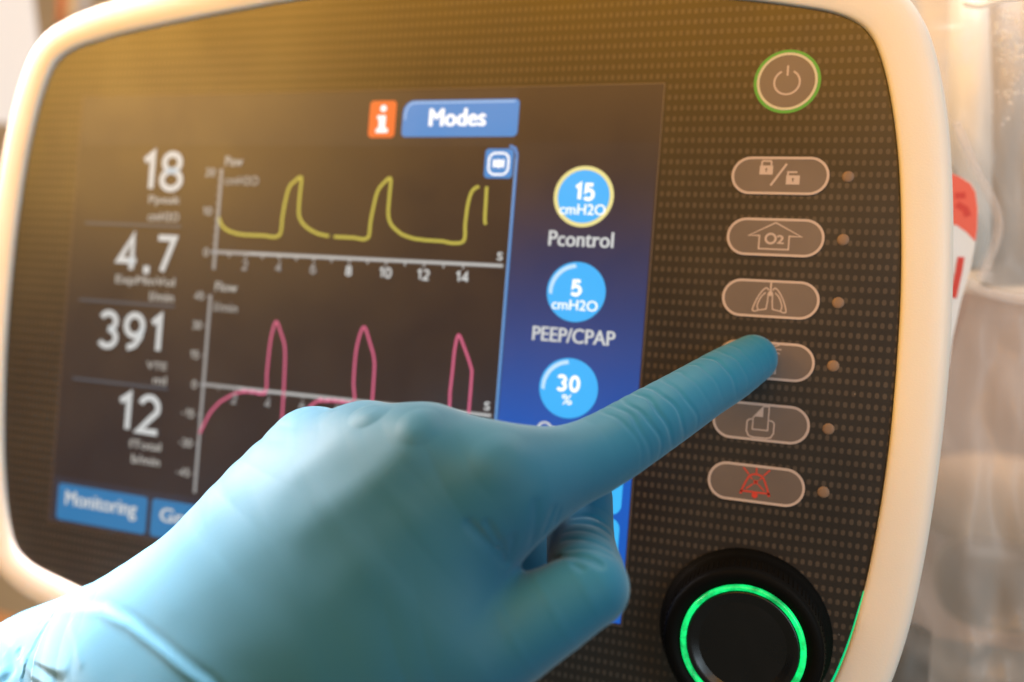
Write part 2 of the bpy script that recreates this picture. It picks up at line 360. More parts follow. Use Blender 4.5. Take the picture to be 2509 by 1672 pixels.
text('axis_unit', 's', -86.3, -84.7, -23.7, -21.5, H2, m_white, scr, .01)
random.seed(3)
def wob(P, a=.1): 
    L = smooth_line(P, 6); return [(x, y+random.uniform(-a, a)) for x, y in L]
Y1 = [(-176.6, -14.6), (-175.6, -16.6), (-173.8, -18.1), (-170.8, -19.1), (-167.4, -19.5), (-160.5, -19.6), (-155.0, -19.4), (-154.3, -14), (-153.9, -10.1), (-152.9, -5.3), (-151.3, -3.4), (-149.0, -2.1), (-149.0, -7.0), (-148.9, -12.2), (-148.2, -14.3), (-146.4, -16.2), (-142.8, -18.1), (-138.2, -19.0)]
Y2 = [(-136.6, -19.1), (-131, -19.1), (-125.8, -19.1), (-125.2, -14.5), (-124.7, -10.6), (-123.8, -5.9), (-122.2, -3.5), (-120.0, -2.0), (-119.9, -7), (-119.8, -12.1), (-118.5, -15.1), (-114.9, -17.7), (-110.2, -18.8), (-103.6, -19.1), (-96.7, -19.2), (-96.3, -14), (-96.0, -8.9), (-95.1, -5.3), (-93.2, -3.7)]
for Y in (Y1, Y2, [(-90.9, -3.8), (-90.8, -9), (-90.7, -12.6), (-90.4, -14.2)]):
    L = wob(Y, .07); strokes('pressure_curve', [(L, .9)], .12, H1, m_yel, scr); strokes('pressure_curve_core', [(L, .3)], H1, H1+.015, m_yelb if 0 else disp('display_yellow_core', (.58, .52, .10)), scr)
# flow chart
strokes('chart_axis', [([(-177.4, -38.2), (-177.4, -98.6)], 1.0), ([(-178.4, -65.5), (-84.4, -65.5)], 1.05)]+[([(-177.8, -38.7-9.02*i), (-178.9, -38.7-9.02*i)], .28) for i in range(7)], .12, H1, m_grey, scr)
strokes('chart_tick', ticks(-65.8, 1, 15, 5.84, -171.8), .12, H1+.02, m_grey, scr)
strokes('chart_axis_glint', [([(-165, -65.5), (-84.6, -65.5)], .3)], H1, H2, m_white, scr)
for i, t_ in enumerate(('2', '4', '6', '8', '10', '12', '14')):
    cx = -165.9+11.67*i; hw = 1.0 if i < 4 else 1.95
    number('axis_number', t_, cx-hw, cx+hw, -70.4, -67.4, H2, m_grey, scr, .17)
for i, t_ in enumerate(('45', '30', '15', '0', '-15', '-30', '-45')):
    y = -38.7-9.02*i; wd = 3.2 if i < 3 else (1.7 if i == 3 else 4.9)
    number('axis_number', t_, -179.8-wd, -179.8, y-1.3, y+1.3, H2, m_lab, scr, .16)
text('chart_title', 'Flow', -175.8, -168.0, -37.0, -34.1, H2, m_lab, scr, .03); text('chart_unit', 'l/min', -175.6, -167.4, -43.1, -40.2, H2, m_lab, scr)
text('axis_unit', 's', -86.6, -85.0, -64.2, -61.9, H2, m_white, scr, .01)
K1 = [(-177.3, -80.5), (-174.6, -74.7), (-172.6, -72), (-170.4, -69.9), (-166.0, -67.3), (-163.0, -66.4), (-160, -66.1), (-155.4, -65.9), (-155.3, -60), (-155.1, -52.7), (-154.6, -48), (-153.5, -44.8), (-151.6, -48), (-149.9, -52.3), (-149.3, -60), (-149.0, -70), (-148.8, -82)]
K2 = [(-147.5, -81), (-145, -76), (-141.7, -70.6), (-139.3, -68), (-137.0, -66.6), (-131, -66.1), (-126.0, -65.9), (-126.5, -60), (-126.4, -50.5), (-124.7, -44.4), (-122.4, -48.5), (-120.5, -53.7), (-120.2, -60), (-120.1, -70), (-119.8, -82)]
K3 = [(-118, -80), (-114, -73), (-108, -67.4), (-103, -66.4), (-97.2, -66), (-96.8, -60), (-96.6, -54.6), (-96.4, -48.2), (-95.6, -44.6), (-93.6, -48.0), (-91.3, -53.0), (-90.9, -56), (-90.9, -70), (-90.7, -82)]
for K in (K1, K2, K3):
    L = wob(K, .05); strokes('flow_curve', [(L, .85)], H1, H2, m_pink, scr); strokes('flow_curve_core', [(L, .28)], H2, H2+.015, disp('display_pink_core', (.72, .16, .28)), scr)
m_pk = disp('display_pink_mark', (.80, .20, .36))
for i, x in enumerate((-163.2, -160.6, -158.1, -156.4, -137.2, -135.0, -132.4, -130.3, -128.0, -106, -103.5, -101, -98.8)):
    strokes('flow_mark', [([(x, -65.9-.25*(i % 3)), (x+1.0+.5*(i % 2), -66.2+.2*(i % 2))], .8)], H2+.02, H2+.035, m_pk, scr)
# dials in the blue column
def dial(cy, num, nb, unit, ub, name, lb, hot=False):
    if hot: 
        ringplate('dial_rim', circ(-63.8, cy, 8.0), circ(-63.8, cy, 6.95), .14, H1+.03, m_yelb, scr)
        prism('setting_dial', circ(-63.8, cy, 7.0), .14, H1+.01, m_cyan, scr)
    else:
        prism('setting_dial', circ(-63.8, cy, 7.85), .14, H1, m_cyan, scr)
        A, B = circ(-63.8, cy, 7.3, 24, 95, 185), circ(-63.55, cy-.3, 6.65, 24, 185, 95)
        prism('dial_glint', A+B, H1, H1+.02, disp('display_glint', (.55, .8, 1.0)), scr)
    number('dial_number', num, *nb, H2, m_whiteb, scr, .20); text('dial_unit', unit, *ub, H2, m_whiteb, scr, .02)
    if name: text('dial_name', name, *lb, H2, m_white, scr, .035)
dial(-6.0, '15', (-66.3, -60.8, -7.2, -2.4), 'cmH2O', (-69.9, -57.7, -10.8, -8.0), 'Pcontrol', (-72.2, -55.0, -19.2, -15.2), True)
dial(-31.0, '5', (-65.2, -62.2, -32.2, -27.7), 'cmH2O', (-70.0, -57.8, -35.8, -33.1), 'PEEP/CPAP', (-74.6, -52.6, -44.4, -40.6))
dial(-56.2, '30', (-66.9, -60.8, -57.2, -52.7), '%', (-65.3, -62.6, -60.5, -57.9), 'Oxygen', (-71.2, -55.6, -70.0, -65.5))
# keys along the right and bottom of the screen, partly behind the hand
for i, y in enumerate((-76.5, -88.2)):
    prism('screen_key', rrect(-76, -47.6, y-10.8, y, 2.6), .14, H1, m_key, scr)
    strokes('key_glint', [([(-73, y-.5), (-49.8, y-.5)], .5)], H1, H2, disp('display_key_glint', (.5, .85, 1.0)), scr)
prism('tab_button', rrect(-230.0, -194.5, -113.8, -102.2, 1.3), .13, H1, m_blued, scr)
text('tab_lettering', 'Monitoring', -226.6, -198.5, -110.2, -104.3, H2, m_num, scr, .035)
for i, (t_, lx) in enumerate((('Graphics', 17), ('Tools', 12), ('Events', 13))):
    x = -192.7+36.4*i; prism('tab_button', rrect(x, x+34.5, -113.8, -102.2, 1.3), .13, H1, m_blued, scr)
    text('tab_lettering', t_, x+17-lx*.8, x+17+lx*.8, -110.2, -104.6, H2, m_num, scr, .035)

# ---- power key
PX, PY = -15.45, 23.05
pw = prism('power_key', circ(PX, PY, 6.6, 72), -.05, .08, m_pill, vent)
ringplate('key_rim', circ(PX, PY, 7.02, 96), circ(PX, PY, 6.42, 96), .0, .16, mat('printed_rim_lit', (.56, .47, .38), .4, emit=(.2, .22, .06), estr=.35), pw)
ringplate('key_backlight', circ(PX, PY, 7.75, 96), circ(PX, PY, 7.03, 96), .0, .05, m_greenrim, pw)
strokes('power_symbol', [(circ(PX, PY-.2, 2.95, 40, 118, 422), .42), ([(PX, PY+3.9), (PX, PY+1.4)], .42)], .08, .13, m_line, pw)

# ---- five oval keys and their signal lamps
def key(cy):
    k = prism('oval_key', rrect(-26.6, -4.3, cy-4.45, cy+4.45, 4.4, 14), -.05, .30, m_pill, vent)
    A, B = rrect(-26.75, -4.15, cy-4.6, cy+4.6, 4.55, 14), rrect(-26.15, -4.75, cy-4.0, cy+4.0, 3.95, 14)
    ringplate('key_outline', A, B, 0, .38, m_line, k)
    lathe('signal_lamp', 0.0, cy, [(1.35, -.5), (1.35, .05), (1.2, .18), (.7, .27), (.01, .3)], m_led, vent, 28)
    return k
X0 = -15.45
ks = [key(-15.0*i) for i in range(6)]
def shift(P, cx, cy): return [(cx+x, cy+y) for x, y in P]
h0, h1 = .30, .36
def lock(cx, cy, k, open_=False):
    strokes('lock_body', [(shift([(-1.55, 0), (1.55, 0)], cx, cy), 2.2)], h0, h1, m_line, k)
    if open_: sh = [([(-1.2, 1.0), (-1.2, 1.9), (.9, 1.9)], .4)]
    else: sh = [([(-1.1, 1.0), (-1.1, 2.0), (-.9, 2.2), (.9, 2.2), (1.1, 2.0), (1.1, 1.0)], .4)]
    strokes('lock_shackle', [(shift(a, cx, cy), b_) for a, b_ in sh], h0, h1, m_line, k)
    prism('keyhole', shift([(-.12, -.5), (.12, -.5), (.15, 0), (.3, .2), (.15, .45), (-.15, .45), (-.3, .2), (-.15, 0)], cx, cy), h1, h1+.02, m_pill, k)
lock(-18.65, 1.35, ks[0]); lock(-12.35, -1.0, ks[0], True)
strokes('slash', [([(-17.4, -2.4), (-14.0, 2.9)], .5)], h0, h1, m_line, ks[0])
c = -15.0
strokes('house_arrow', [(shift([(0, 3.55), (6.1, .3), (3.3, .35), (3.3, -2.9), (-3.6, -2.9), (-3.6, .35), (-6.1, .3)], X0, c), .34, True)], h0, h1, m_line, ks[1])
strokes('oxygen_letter', [(shift(circ(-.95, -.35, 1.15, 32), X0, c), .5, True)], h0, h1, m_line, ks[1])
text('oxygen_index', '2', X0+.55, X0+2.1, c-1.55, c+.5, h0, m_line, ks[1], .05)
c = -30.0; sy = []
for s_ in (-1, 1):
    sy.append((shift(smooth_line([(s_*.45, 2.1), (s_*1.0, 2.65), (s_*1.9, 1.9), (s_*2.9, .2), (s_*3.6, -1.6), (s_*3.85, -3.05), (s_*2.7, -2.9), (s_*2.85, -1.6), (s_*2.1, .4), (s_*1.1, 1.5)], 4), X0, c), .3))
    sy.append((shift([(s_*.5, 1.2), (s_*.55, -.6), (s_*.75, -2.5), (s_*2.7, -2.9)], X0, c), .3))
sy.append((shift([(0, 4.0), (0, 1.4)], X0, c), .42))
strokes('lung_symbol', sy, h0, h1, m_line, ks[2])
prism('lung_hub', shift(circ(0, 1.3, .6, 12), X0, c), h0, h1+.01, m_line, ks[2])
c = -45.0
strokes('lamp_symbol', [(shift([(-2.5, 1.0), (-2.5, -2.95), (2.5, -2.95), (2.5, 1.0)], X0, c), .3, True)]+[(shift([(math.cos(a)*2.0+.2, 2.8+math.sin(a)*2.0*.7), (math.cos(a)*3.35+.2, 2.8+math.sin(a)*3.35*.7)], X0, c), .25) for a in (-.42, .05, .55, 2.6, 3.09, 3.5)], h0, h1, m_line, ks[3])
c = -60.0
strokes('page_symbol', [(shift([(-1.75, -1.85), (-1.75, 1.0), (.55, 3.9), (1.8, 3.9), (1.8, -1.85)], X0, c), .3, True),
    (shift([(-1.75, .6), (-2.6, .5), (-3.1, 0), (-3.1, -2.4), (-2.5, -3.5), (-1.6, -3.75), (1.6, -3.75), (2.6, -3.5), (3.2, -2.4), (3.2, 0), (2.7, .5), (1.8, .6)], X0, c), .32)], h0, h1, m_line, ks[4])
prism('page_fold', shift([(-1.7, 1.3), (.5, 1.3), (.5, 3.7)], X0, c), h0, h1+.01, m_line, ks[4])
c = -75.0
strokes('bell_symbol', [(shift(smooth_line([(-3.3, -2.3), (-1.9, 1.2), (-1.0, 2.1), (0, 2.35), (1.0, 2.1), (1.9, 1.2), (3.3, -2.3)], 4), X0, c), .42), (shift([(-3.3, -2.0), (3.3, -2.0)], X0, c), .42),
    (shift([(-3.2, -2.0), (-3.3, -2.7)], X0, c), .6), (shift([(3.2, -2.0), (3.3, -2.7)], X0, c), .6),
    (shift([(0, 2.6), (0, 4.1)], X0, c), .34), (shift([(-1.7, 2.2), (-3.1, 3.7)], X0, c), .34), (shift([(1.7, 2.2), (3.1, 3.7)], X0, c), .34),
    (shift([(-2.1, -1.4), (-.7, -.1)], X0, c), .3), (shift([(2.1, -1.4), (.7, -.1)], X0, c), .3), (shift([(-.5, .0), (.5, .9)], X0, c), .4), (shift([(.5, .0), (-.5, .9)], X0, c), .4), (shift([(-1.3, 1.5), (-.8, 1.1)], X0, c), .3), (shift([(1.3, 1.5), (.8, 1.1)], X0, c), .3)], h0, h1, m_red, ks[5])
prism('bell_clapper', shift(circ(0, -2.75, .72, 20), X0, c), h0, h1+.01, m_red, ks[5])

# ---- rotary knob
KX, KY = -15.5, -111.0
kn = lathe('rotary_knob', KX, KY, [(20.2, -.5), (20.2, .5), (19.2, 1.4), (18.6, 2.2), (18.3, 4), (18.0, 9.5), (17.7, 10.6), (17.0, 11.1), (14.4, 11.0), (14.3, 10.2), (12.5, 10.2), (12.5, 7.5), (.01, 7.5)], m_knob, vent, 120)
rib = [] 
V, F = [], []
for i in range(90):
    a = 2*math.pi*i/90
    for da, r in ((-.012, 18.25), (.012, 18.25), (0, 18.5)):
        for h in (2.3, 9.3): V.append(W3(KX+(r-(.25 if h > 5 else 0))*math.cos(a+da), KY+(r-(.25 if h > 5 else 0))*math.sin(a+da), h))
    b = 6*i; F += [[b, b+1, b+5, b+4], [b+4, b+5, b+3, b+2], [b+1, b+3, b+5], [b, b+4, b+2]]
link('knob_grip', pmesh('knob_grip', V, F), m_knob, kn)
def torus_ring(name, r0, r1, ha, m, par):
    P = [(r1, ha-.8), (r1, ha), (r1-.25, ha+.42), (r1-.7, ha+.62), ((r0+r1)/2-.1, ha+.5), (r0+.35, ha+.35), (r0, ha), (r0, ha-.8)]
    n = 120; V = [W3(KX+r*math.cos(2*math.pi*i/n), KY+r*math.sin(2*math.pi*i/n), h) for r, h in P for i in range(n)]
    F = [[k*n+i, k*n+(i+1) % n, (k+1)*n+(i+1) % n, (k+1)*n+i] for k in range(len(P)-1) for i in range(n)]
    o = link(name, pmesh(name, V, F), m, par, True); return o
torus_ring('light_ring', 12.7, 14.0, 10.9, m_green, kn)
lathe('knob_cap', KX, KY, [(12.55, 10.0), (12.55, 11.0), (12.2, 11.2), (11.2, 10.7), (9.6, 9.9), (7.6, 9.2), (5, 8.6), (2.5, 8.3), (.01, 8.2)], m_blkg, kn, 96)

# ------------------------------------------------------------------ the gloved hand (signed distance field -> mesh)
#SDF-BEGIN
HAND = {'cuff': [(-163.81, -134.06, 50.0, 24.0), (-238.99, -187.24, 49.0, 26.0)],
 'fold': [(-161.68, -104.1), (-161.6, -112.2), (-140.3, -106.5), (-130.6, -106.6), (-118.8, -108.6), (-106.5, -111.5), (-92.6, -117.5), (-73.27, -135.52)],
 'index': [(-56.55, -71.4, 62.0, 8.66), (-46.47, -67.07, 48.3, 7.78), (-37.01, -59.9, 35.1, 7.21), (-28.23, -52.77, 20.4, 6.67), (-22.77, -48.52, 11.18, 6.46), (-18.3, -44.85, 4.8, 5.77)],
 'index_bone': [(-62.4, -75.82, 62.0, 7.15), (-75.7, -89.48, 64.0, 11.5), (-114.0, -131.3, 60.0, 12.0)],
 'lines': [(0.9, 0.55, [(-61.4, -77.5, 74.2), (-58.0, -80.9, 72.3), (-55.8, -84.8, 68.8)]), (0.8, 0.42, [(-58.4, -77.2, 73.4), (-56.7, -80.6, 71.7), (-55.8, -84.4, 68.9)]),
           (0.7, 0.35, [(-56.3, -80.1, 71.6), (-55.7, -82.5, 70.0), (-55.6, -84.8, 68.4)]), (0.7, 0.42, [(-54.2, -79.3, 70.5), (-55.0, -82.5, 69.2), (-55.6, -85.0, 68.3)]),
           (0.8, 0.35, [(-50.8, -73.2, 69.8), (-50.9, -77.0, 68.7), (-52.2, -81.7, 65.8)]), (0.7, 0.35, [(-48.5, -74.2, 66.3), (-49.3, -77.0, 66.1), (-50.2, -79.2, 65.3)]),
           (0.5, 0.3, [(-47.8, -74.6, 64.7), (-48.8, -77.6, 63.6)]), (0.8, 0.8, [(-51.6, -87.2, 55.1), (-47.0, -83.7, 61.6), (-43.4, -82.9, 63.3), (-40.0, -83.6, 63.8)]),
           (0.7, 0.45, [(-48.8, -80.2, 48.9), (-45.2, -80.0, 48.2), (-41.8, -81.7, 46.5)]), (0.7, 0.45, [(-49.2, -82.6, 54.4), (-44.6, -81.4, 56.2), (-39.8, -82.5, 56.5)]),
           (0.6, 0.35, [(-49.1, -79.6, 46.9), (-46.4, -79.1, 45.6), (-43.2, -80.5, 44.0)]), (0.6, 0.3, [(-49.8, -81.7, 51.4), (-45.6, -80.6, 52.2), (-41.0, -81.8, 51.9)]),
           (0.6, 0.35, [(-44.7, -84.1, 64.8), (-42.5, -84.6, 65.5)]), (0.7, 0.35, [(-47.7, -83.4, 59.1), (-42.3, -82.0, 60.6), (-38.8, -82.8, 60.0)]),
           (4.2, -0.35, [(-72.4, -59.8, 67.2), (-74.8, -66.7, 73.8), (-82.5, -74.4, 76.2), (-91.9, -81.8, 77.3)]), (4, -0.25, [(-87.7, -61.1, 63.7), (-91.4, -66.7, 68.8), (-99.4, -75.6, 71.6)]),
           (4.5, -0.2, [(-55.7, -64.9, 69.9), (-63.3, -72.1, 74.4), (-71.9, -80.4, 77.4), (-83.5, -92.1, 80.7)]), (6.5, -0.35, [(-74.2, -59.9, 68.0), (-73.9, -64.4, 72.5)]),
           (4.5, -0.6, [(-88.7, -60.7, 62.1), (-85.1, -62.3, 67.3)]), (9, -0.2, [(-55.5, -63.5, 68.3), (-59.0, -69.5, 73.2)]),
           (4, 0.15, [(-78.2, -60.7, 68.8), (-81.1, -67.5, 73.3), (-88.4, -74.5, 75.2)]), (4, 0.15, [(-63.5, -62.7, 69.3), (-67.8, -69.0, 74.0), (-75.2, -75.6, 76.8)]),
           (1.3, -0.27, [(-172.2, -117.7, 60.1), (-164.8, -115.9, 63.6)]), (1.1, -0.18, [(-149.4, -111.7, 70.8), (-144.9, -113.1, 73.7), (-140.3, -116.6, 76.6)]),
           (1.2, -0.24, [(-164.0, -121.8, 68.7), (-157.2, -121.0, 71.0), (-150.2, -120.1, 73.8), (-145.3, -119.0, 75.5)]),
           (1.2, -0.27, [(-162.5, -122.6, 69.7), (-158.1, -123.8, 71.4), (-150.3, -123.4, 74.3)]),
           (1.3, -0.27, [(-177.2, -122.1, 63.3), (-170.2, -122.6, 67.0), (-168.0, -125.2, 69.2), (-168.8, -127.0, 69.9)]), (1.5, 0.3, [(-166.7, -121.7, 67.7), (-165.1, -122.7, 68.8)]),
           (1.3, 0.24, [(-169.2, -124.1, 68.3), (-165.4, -125.5, 70.0), (-166.4, -127.4, 70.4)]), (1.2, 0.24, [(-157.8, -122.5, 71.2), (-150.8, -122.1, 74.0), (-145.5, -122.1, 75.9)])],
 'middle_bone': [(-75.23, -68.1, 63.0, 7.58), (-94.02, -91.76, 63.0, 11.0), (-124.39, -126.15, 60.0, 12.0)],
 'middle_curl': [(-75.23, -68.1, 63.0, 7.38), (-77.65, -80.32, 32.0, 8.3), (-70.86, -92.95, 19.0, 7.8), (-63.65, -97.77, 16.0, 7.4)],
 'pinky_bone': [(-111.21, -73.69, 45.0, 8.85), (-115.98, -85.44, 50.0, 11.51), (-125.12, -102.74, 53.0, 13.74), (-141.61, -123.06, 53.0, 13.85)],
 'pinky_curl': [(-111.21, -73.69, 45.0, 8.65), (-126.18, -84.69, 14.0, 7.2), (-130.71, -95.6, 22.0, 6.8)],
 'ring_bone': [(-92.44, -70.57, 55.0, 8.39), (-109.78, -95.63, 57.0, 11.0), (-132.09, -119.32, 57.0, 12.0)],
 'ring_curl': [(-92.44, -70.57, 55.0, 8.19), (-108.8, -80.89, 18.0, 8.0), (-116.85, -93.29, 24.0, 7.5)],
 'rings': [(23.14, 0.55, 0.3, 1.2, 0.5, 0.9), (25.65, 0.6, 0.42, 1.6, 0.5, 1.0), (28.57, 0.6, 0.5, 2.0, 0.6, 1.1), (32.31, 0.65, 0.6, 2.4, 0.6, 1.1), (36.23, 0.6, 0.5, 2.6, 0.6, 1.0),
           (40.77, 0.6, 0.36, 2.2, 0.6, 0.9), (46.15, 0.6, 0.22, 2, 0.3, 0.8), (51.53, 0.6, 0.25, 1.5, 0.3, 0.8), (56.92, 0.65, 0.48, 1.6, 0.3, 0.9), (61.78, 0.6, 0.25, 1.2, 0.4, 0.8),
           (65.94, 0.55, 0.15, 1, 0.2, 0.7)],
 'thumb': [(-59.1, -101.69, 67.0, 9.47), (-43.69, -90.16, 61.0, 7.24), (-43.31, -89.15, 57.0, 7.53), (-48.16, -85.48, 43.0, 6.98), (-50.67, -78.12, 34.0, 6.76)],
 'thumb_base': [(-117.9, -140.47, 58.0, 14.0), (-79.63, -112.37, 65.0, 14.0), (-63.84, -103.08, 67.0, 10.67)],
 'wrist_a': [(-141.61, -123.06, 53.0, 13.85), (-158.62, -129.62, 52.0, 16.15), (-176.75, -141.72, 51.0, 15.68)],
 'wrist_b': [(-176.75, -141.72, 51.0, 15.68), (-238.89, -174.99, 50.0, 17.0)],
 'wrist_c': [(-114.0, -131.3, 60.0, 12.0), (-143.62, -156.3, 56.0, 15.0), (-196.66, -192.79, 53.0, 16.0)]}
def capsule(P, a, b):
    """round cone between joints a, b = (x, y, h, r)"""
    pa = P-np.array(a[:3], np.float32); ba = np.array(b[:3], np.float32)-np.array(a[:3], np.float32)
    t = np.clip((pa@ba)/float(ba@ba), 0, 1)
    d = np.sqrt(((pa-t[..., None]*ba)**2).sum(-1)); return d-(a[3]+(b[3]-a[3])*t)
def smin(a, b, k):
    h = np.clip(k-np.abs(a-b), 0, None)/k; return np.minimum(a, b)-h*h*k*0.25
def spline(J, n=5):
    """joints resampled along a smooth curve, so that a limb tapers without bulges at its joints"""
    if len(J) < 3: return J
    A = np.array([J[0]]+list(J)+[J[-1]], float); out = []
    for i in range(1, len(A)-2):
        for t in np.arange(n)/n: out.append(.5*(2*A[i]+(A[i+1]-A[i-1])*t+(2*A[i-1]-5*A[i]+4*A[i+1]-A[i+2])*t*t+(3*A[i]-A[i-1]-3*A[i+1]+A[i+2])*t**3))
    return out+[A[-2]]
def chain(P, J, n=5):
    J = spline(J, n); d = None
    for i in range(len(J)-1):
        c = capsule(P, J[i], J[i+1]); d = c if d is None else np.minimum(d, c)
    return d
def polydist(P, L):
    d = None
    for a, b in zip(L[:-1], L[1:]):
        a = np.array(a, np.float32); b = np.array(b, np.float32); pa = P-a; ba = b-a
        t = np.clip((pa@ba)/max(float(ba@ba), 1e-6), 0, 1); c = np.sqrt(((pa-t[..., None]*ba)**2).sum(-1))
        d = c if d is None else np.minimum(d, c)
    return d
def wav(P, f, s):
    x, y, z = P[..., 0]*f, P[..., 1]*f, P[..., 2]*f
    return (np.sin(x+1.7*np.sin(.9*y+s)+s)*np.sin(y*1.1+1.3*np.sin(.8*z+2*s))+np.sin(z*1.2+1.5*np.sin(x*.7+3*s)))*.5
def sdf(P, fine=True):
    P = P.astype(np.float32); H = HAND
    d = None
    for k in ('pinky_bone', 'ring_bone', 'middle_bone', 'index_bone', 'wrist_a', 'wrist_b', 'wrist_c'):
        c = chain(P, H[k], 3); d = c if d is None else smin(d, c, 22)
    d = smin(d, chain(P, H['thumb_base'], 3), 20)
    for k in ('pinky_curl', 'ring_curl', 'middle_curl'): d = smin(d, chain(P, H[k], 3), 3.5)
    d = smin(d, chain(P, H['index'], 3), 12)
    d = smin(d, chain(P, H['thumb'], 3), 2.5)
    d = np.maximum(d, .15-P[..., 2])            # the fingertip is pressed flat on the key
    if fine:
        a = np.array(H['index'][0][:3], np.float32); b = np.array(H['index'][-1][:3], np.float32); L = float(np.linalg.norm(b-a)); u = (b-a)/L
        s = (P-a)@u; R = (P-a)-s[..., None]*u; rad = np.sqrt((R**2).sum(-1))
        up = np.array([.1, .93, .35], np.float32); up = up-u*(up@u); up /= np.linalg.norm(up); sd = np.cross(u, up)
        th = np.arctan2(R@sd, R@up)
        near = np.clip(1-(rad-11)/2, 0, 1)
        for (s0, wdt, dep, bend, t0, tw) in H['rings']:
            sc = s0+bend*(1-np.cos(th-t0))+.35*np.sin(3*th+s0)+.2*np.sin(7*th+2.1*s0)
            prof = (s-sc)/wdt
            g_ = np.exp(-prof**2)-.12*np.exp(-(prof+1.9)**2/1.6)
            d = d+near*.78*dep*g_*np.exp(-((th-t0)/tw)**2)
        gr = np.zeros_like(d)
        for (wdt, dep, L_) in H['lines']:
            dd = polydist(P, L_)
            Lc = np.array(L_, np.float32); cen = Lc.mean(0); rr_ = np.sqrt(((P-cen)**2).sum(-1)); ext = max(float(np.sqrt(((Lc-cen)**2).sum(-1)).max()), 1)
            fade = np.clip(1.25-.6*(rr_/ext)**2, 0, 1)
            v = abs(dep)*np.exp(-(dd/wdt)**2)*fade
            if dep > 0: gr = np.maximum(gr, v)
            else: d = d-v
        d = d+gr
        # the cuff starts with a soft rolled fold lying slantwise over the wrist
        L2 = H['fold']; best = None; sg = None
        for a2, b2 in zip(L2[:-1], L2[1:]):
            ax_, ay_ = a2; bx_, by_ = b2; vx, vy = bx_-ax_, by_-ay_
            t = np.clip(((P[..., 0]-ax_)*vx+(P[..., 1]-ay_)*vy)/(vx*vx+vy*vy), 0, 1)
            ex, ey = P[..., 0]-ax_-t*vx, P[..., 1]-ay_-t*vy; dd = np.sqrt(ex*ex+ey*ey); sn = np.sign(vx*ey-vy*ex)
            if best is None: best, sg = dd, sn
            else: mk = dd < best; best = np.where(mk, dd, best); sg = np.where(mk, sn, sg)
        sD = -best*sg; vis = np.clip((P[..., 2]-40)/12, 0, 1)
        low = np.clip((-P[..., 1]-104)/22, .25, 1)
        d = d-vis*(.22/(1+np.exp(-np.clip(sD/.4, -30, 30)))+.26*np.exp(-((sD-.7)/1.0)**2)-low*.55*np.exp(-((sD+.9)/1.0)**2))
        # loose film on the wrist and faint unevenness everywhere
        wr = np.array(H['cuff'][0][:3], np.float32); ax = np.array(H['cuff'][-1][:3], np.float32)-wr; ax /= np.linalg.norm(ax)
        t = np.clip(((P-wr)@ax+2)/16, 0, 1)
        d = d+.30*t*wav(P, .17, 1.3)+.10*t*wav(P, .33, 4.1)+.05*wav(P, .25, 2.2)
    return d
#SDF-END
def surface_nets(lo, hi, st):
    ax = [np.arange(lo[i], hi[i]+st, st, dtype=np.float32) for i in range(3)]
    D = np.empty([len(a) for a in ax], np.float32)
    for i0 in range(0, len(ax[0]), 16):
        G = np.stack(np.meshgrid(ax[0][i0:i0+16], ax[1], ax[2], indexing='ij'), -1); D[i0:i0+16] = sdf(G, False)
    s = D < 0; n = [k-1 for k in D.shape]
    cs = sum(s[i:i+n[0], j:j+n[1], k:k+n[2]].astype(np.int8) for i in (0, 1) for j in (0, 1) for k in (0, 1))
    act = (cs > 0) & (cs < 8); idx = -np.ones(n, np.int64); cells = np.argwhere(act); idx[act] = np.arange(len(cells))
    acc = np.zeros((len(cells), 3)); cnt = np.zeros(len(cells))
    cor = [(i, j, k) for i in (0, 1) for j in (0, 1) for k in (0, 1)]
    for a in cor:
        for dd in range(3):
            if a[dd]: continue
            b = list(a); b[dd] = 1
            da = D[tuple((cells+a).T)]; db = D[tuple((cells+b).T)]; mk = (da < 0) != (db < 0)
            t = np.where(mk, da/(da-db+1e-12), 0); p = np.array(a, float)+0*acc; p[:, dd] += t
            acc[mk] += p[mk]; cnt[mk] += 1
    Vv = (cells+acc/cnt[:, None])*st+np.array([a[0] for a in ax]); Q = []
    for dd in range(3):
        e1, e2 = [(1, 2), (2, 0), (0, 1)][dd]
        sl = [slice(0, n[0]), slice(0, n[1]), slice(0, n[2])]; sh = list(sl); sh[dd] = slice(1, n[dd]+1)
        cr = s[tuple(sl)] != s[tuple(sh)]; E = np.argwhere(cr); E = E[(E[:, e1] > 0) & (E[:, e2] > 0)]
        o1 = np.zeros(3, int); o1[e1] = 1; o2 = np.zeros(3, int); o2[e2] = 1
        q4 = np.stack([idx[tuple((E-o).T)] for o in (0*o1, o1, o1+o2, o2)], 1)
        fl = s[tuple(E.T)]; q4[~fl] = q4[~fl][:, ::-1]; Q.append(q4)
    return Vv, np.concatenate(Q)
def project(Pp, it, fine):
    e = .05
    for _ in range(it):
        d = sdf(Pp, fine); g_ = np.stack([sdf(Pp+e*np.eye(3, dtype=np.float32)[i], fine)-d for i in range(3)], -1)/e
        ln = (g_**2).sum(-1, keepdims=True); Pp = Pp-np.clip(d, -1, 1)[:, None]*g_/np.maximum(ln, .2)
    return Pp
Vv, Qf = surface_nets((-235, -215, -6), (-2, -28, 92), 1.5)
Vv = project(Vv.astype(np.float32), 2, False)
def fill_mesh(me, Vv, Qf):
    me.vertices.add(len(Vv)); me.vertices.foreach_set('co', (np.stack([Vv[:, 0], -Vv[:, 2], Vv[:, 1]], 1)*MM).astype(np.float32).ravel())
    me.loops.add(Qf.size); me.loops.foreach_set('vertex_index', Qf.astype(np.int32).ravel())
    me.polygons.add(len(Qf)); me.polygons.foreach_set('loop_start', np.arange(0, Qf.size, 4, dtype=np.int32)); me.update(calc_edges=True); me.validate()
me = bpy.data.meshes.new('tmp'); fill_mesh(me, Vv, Qf)
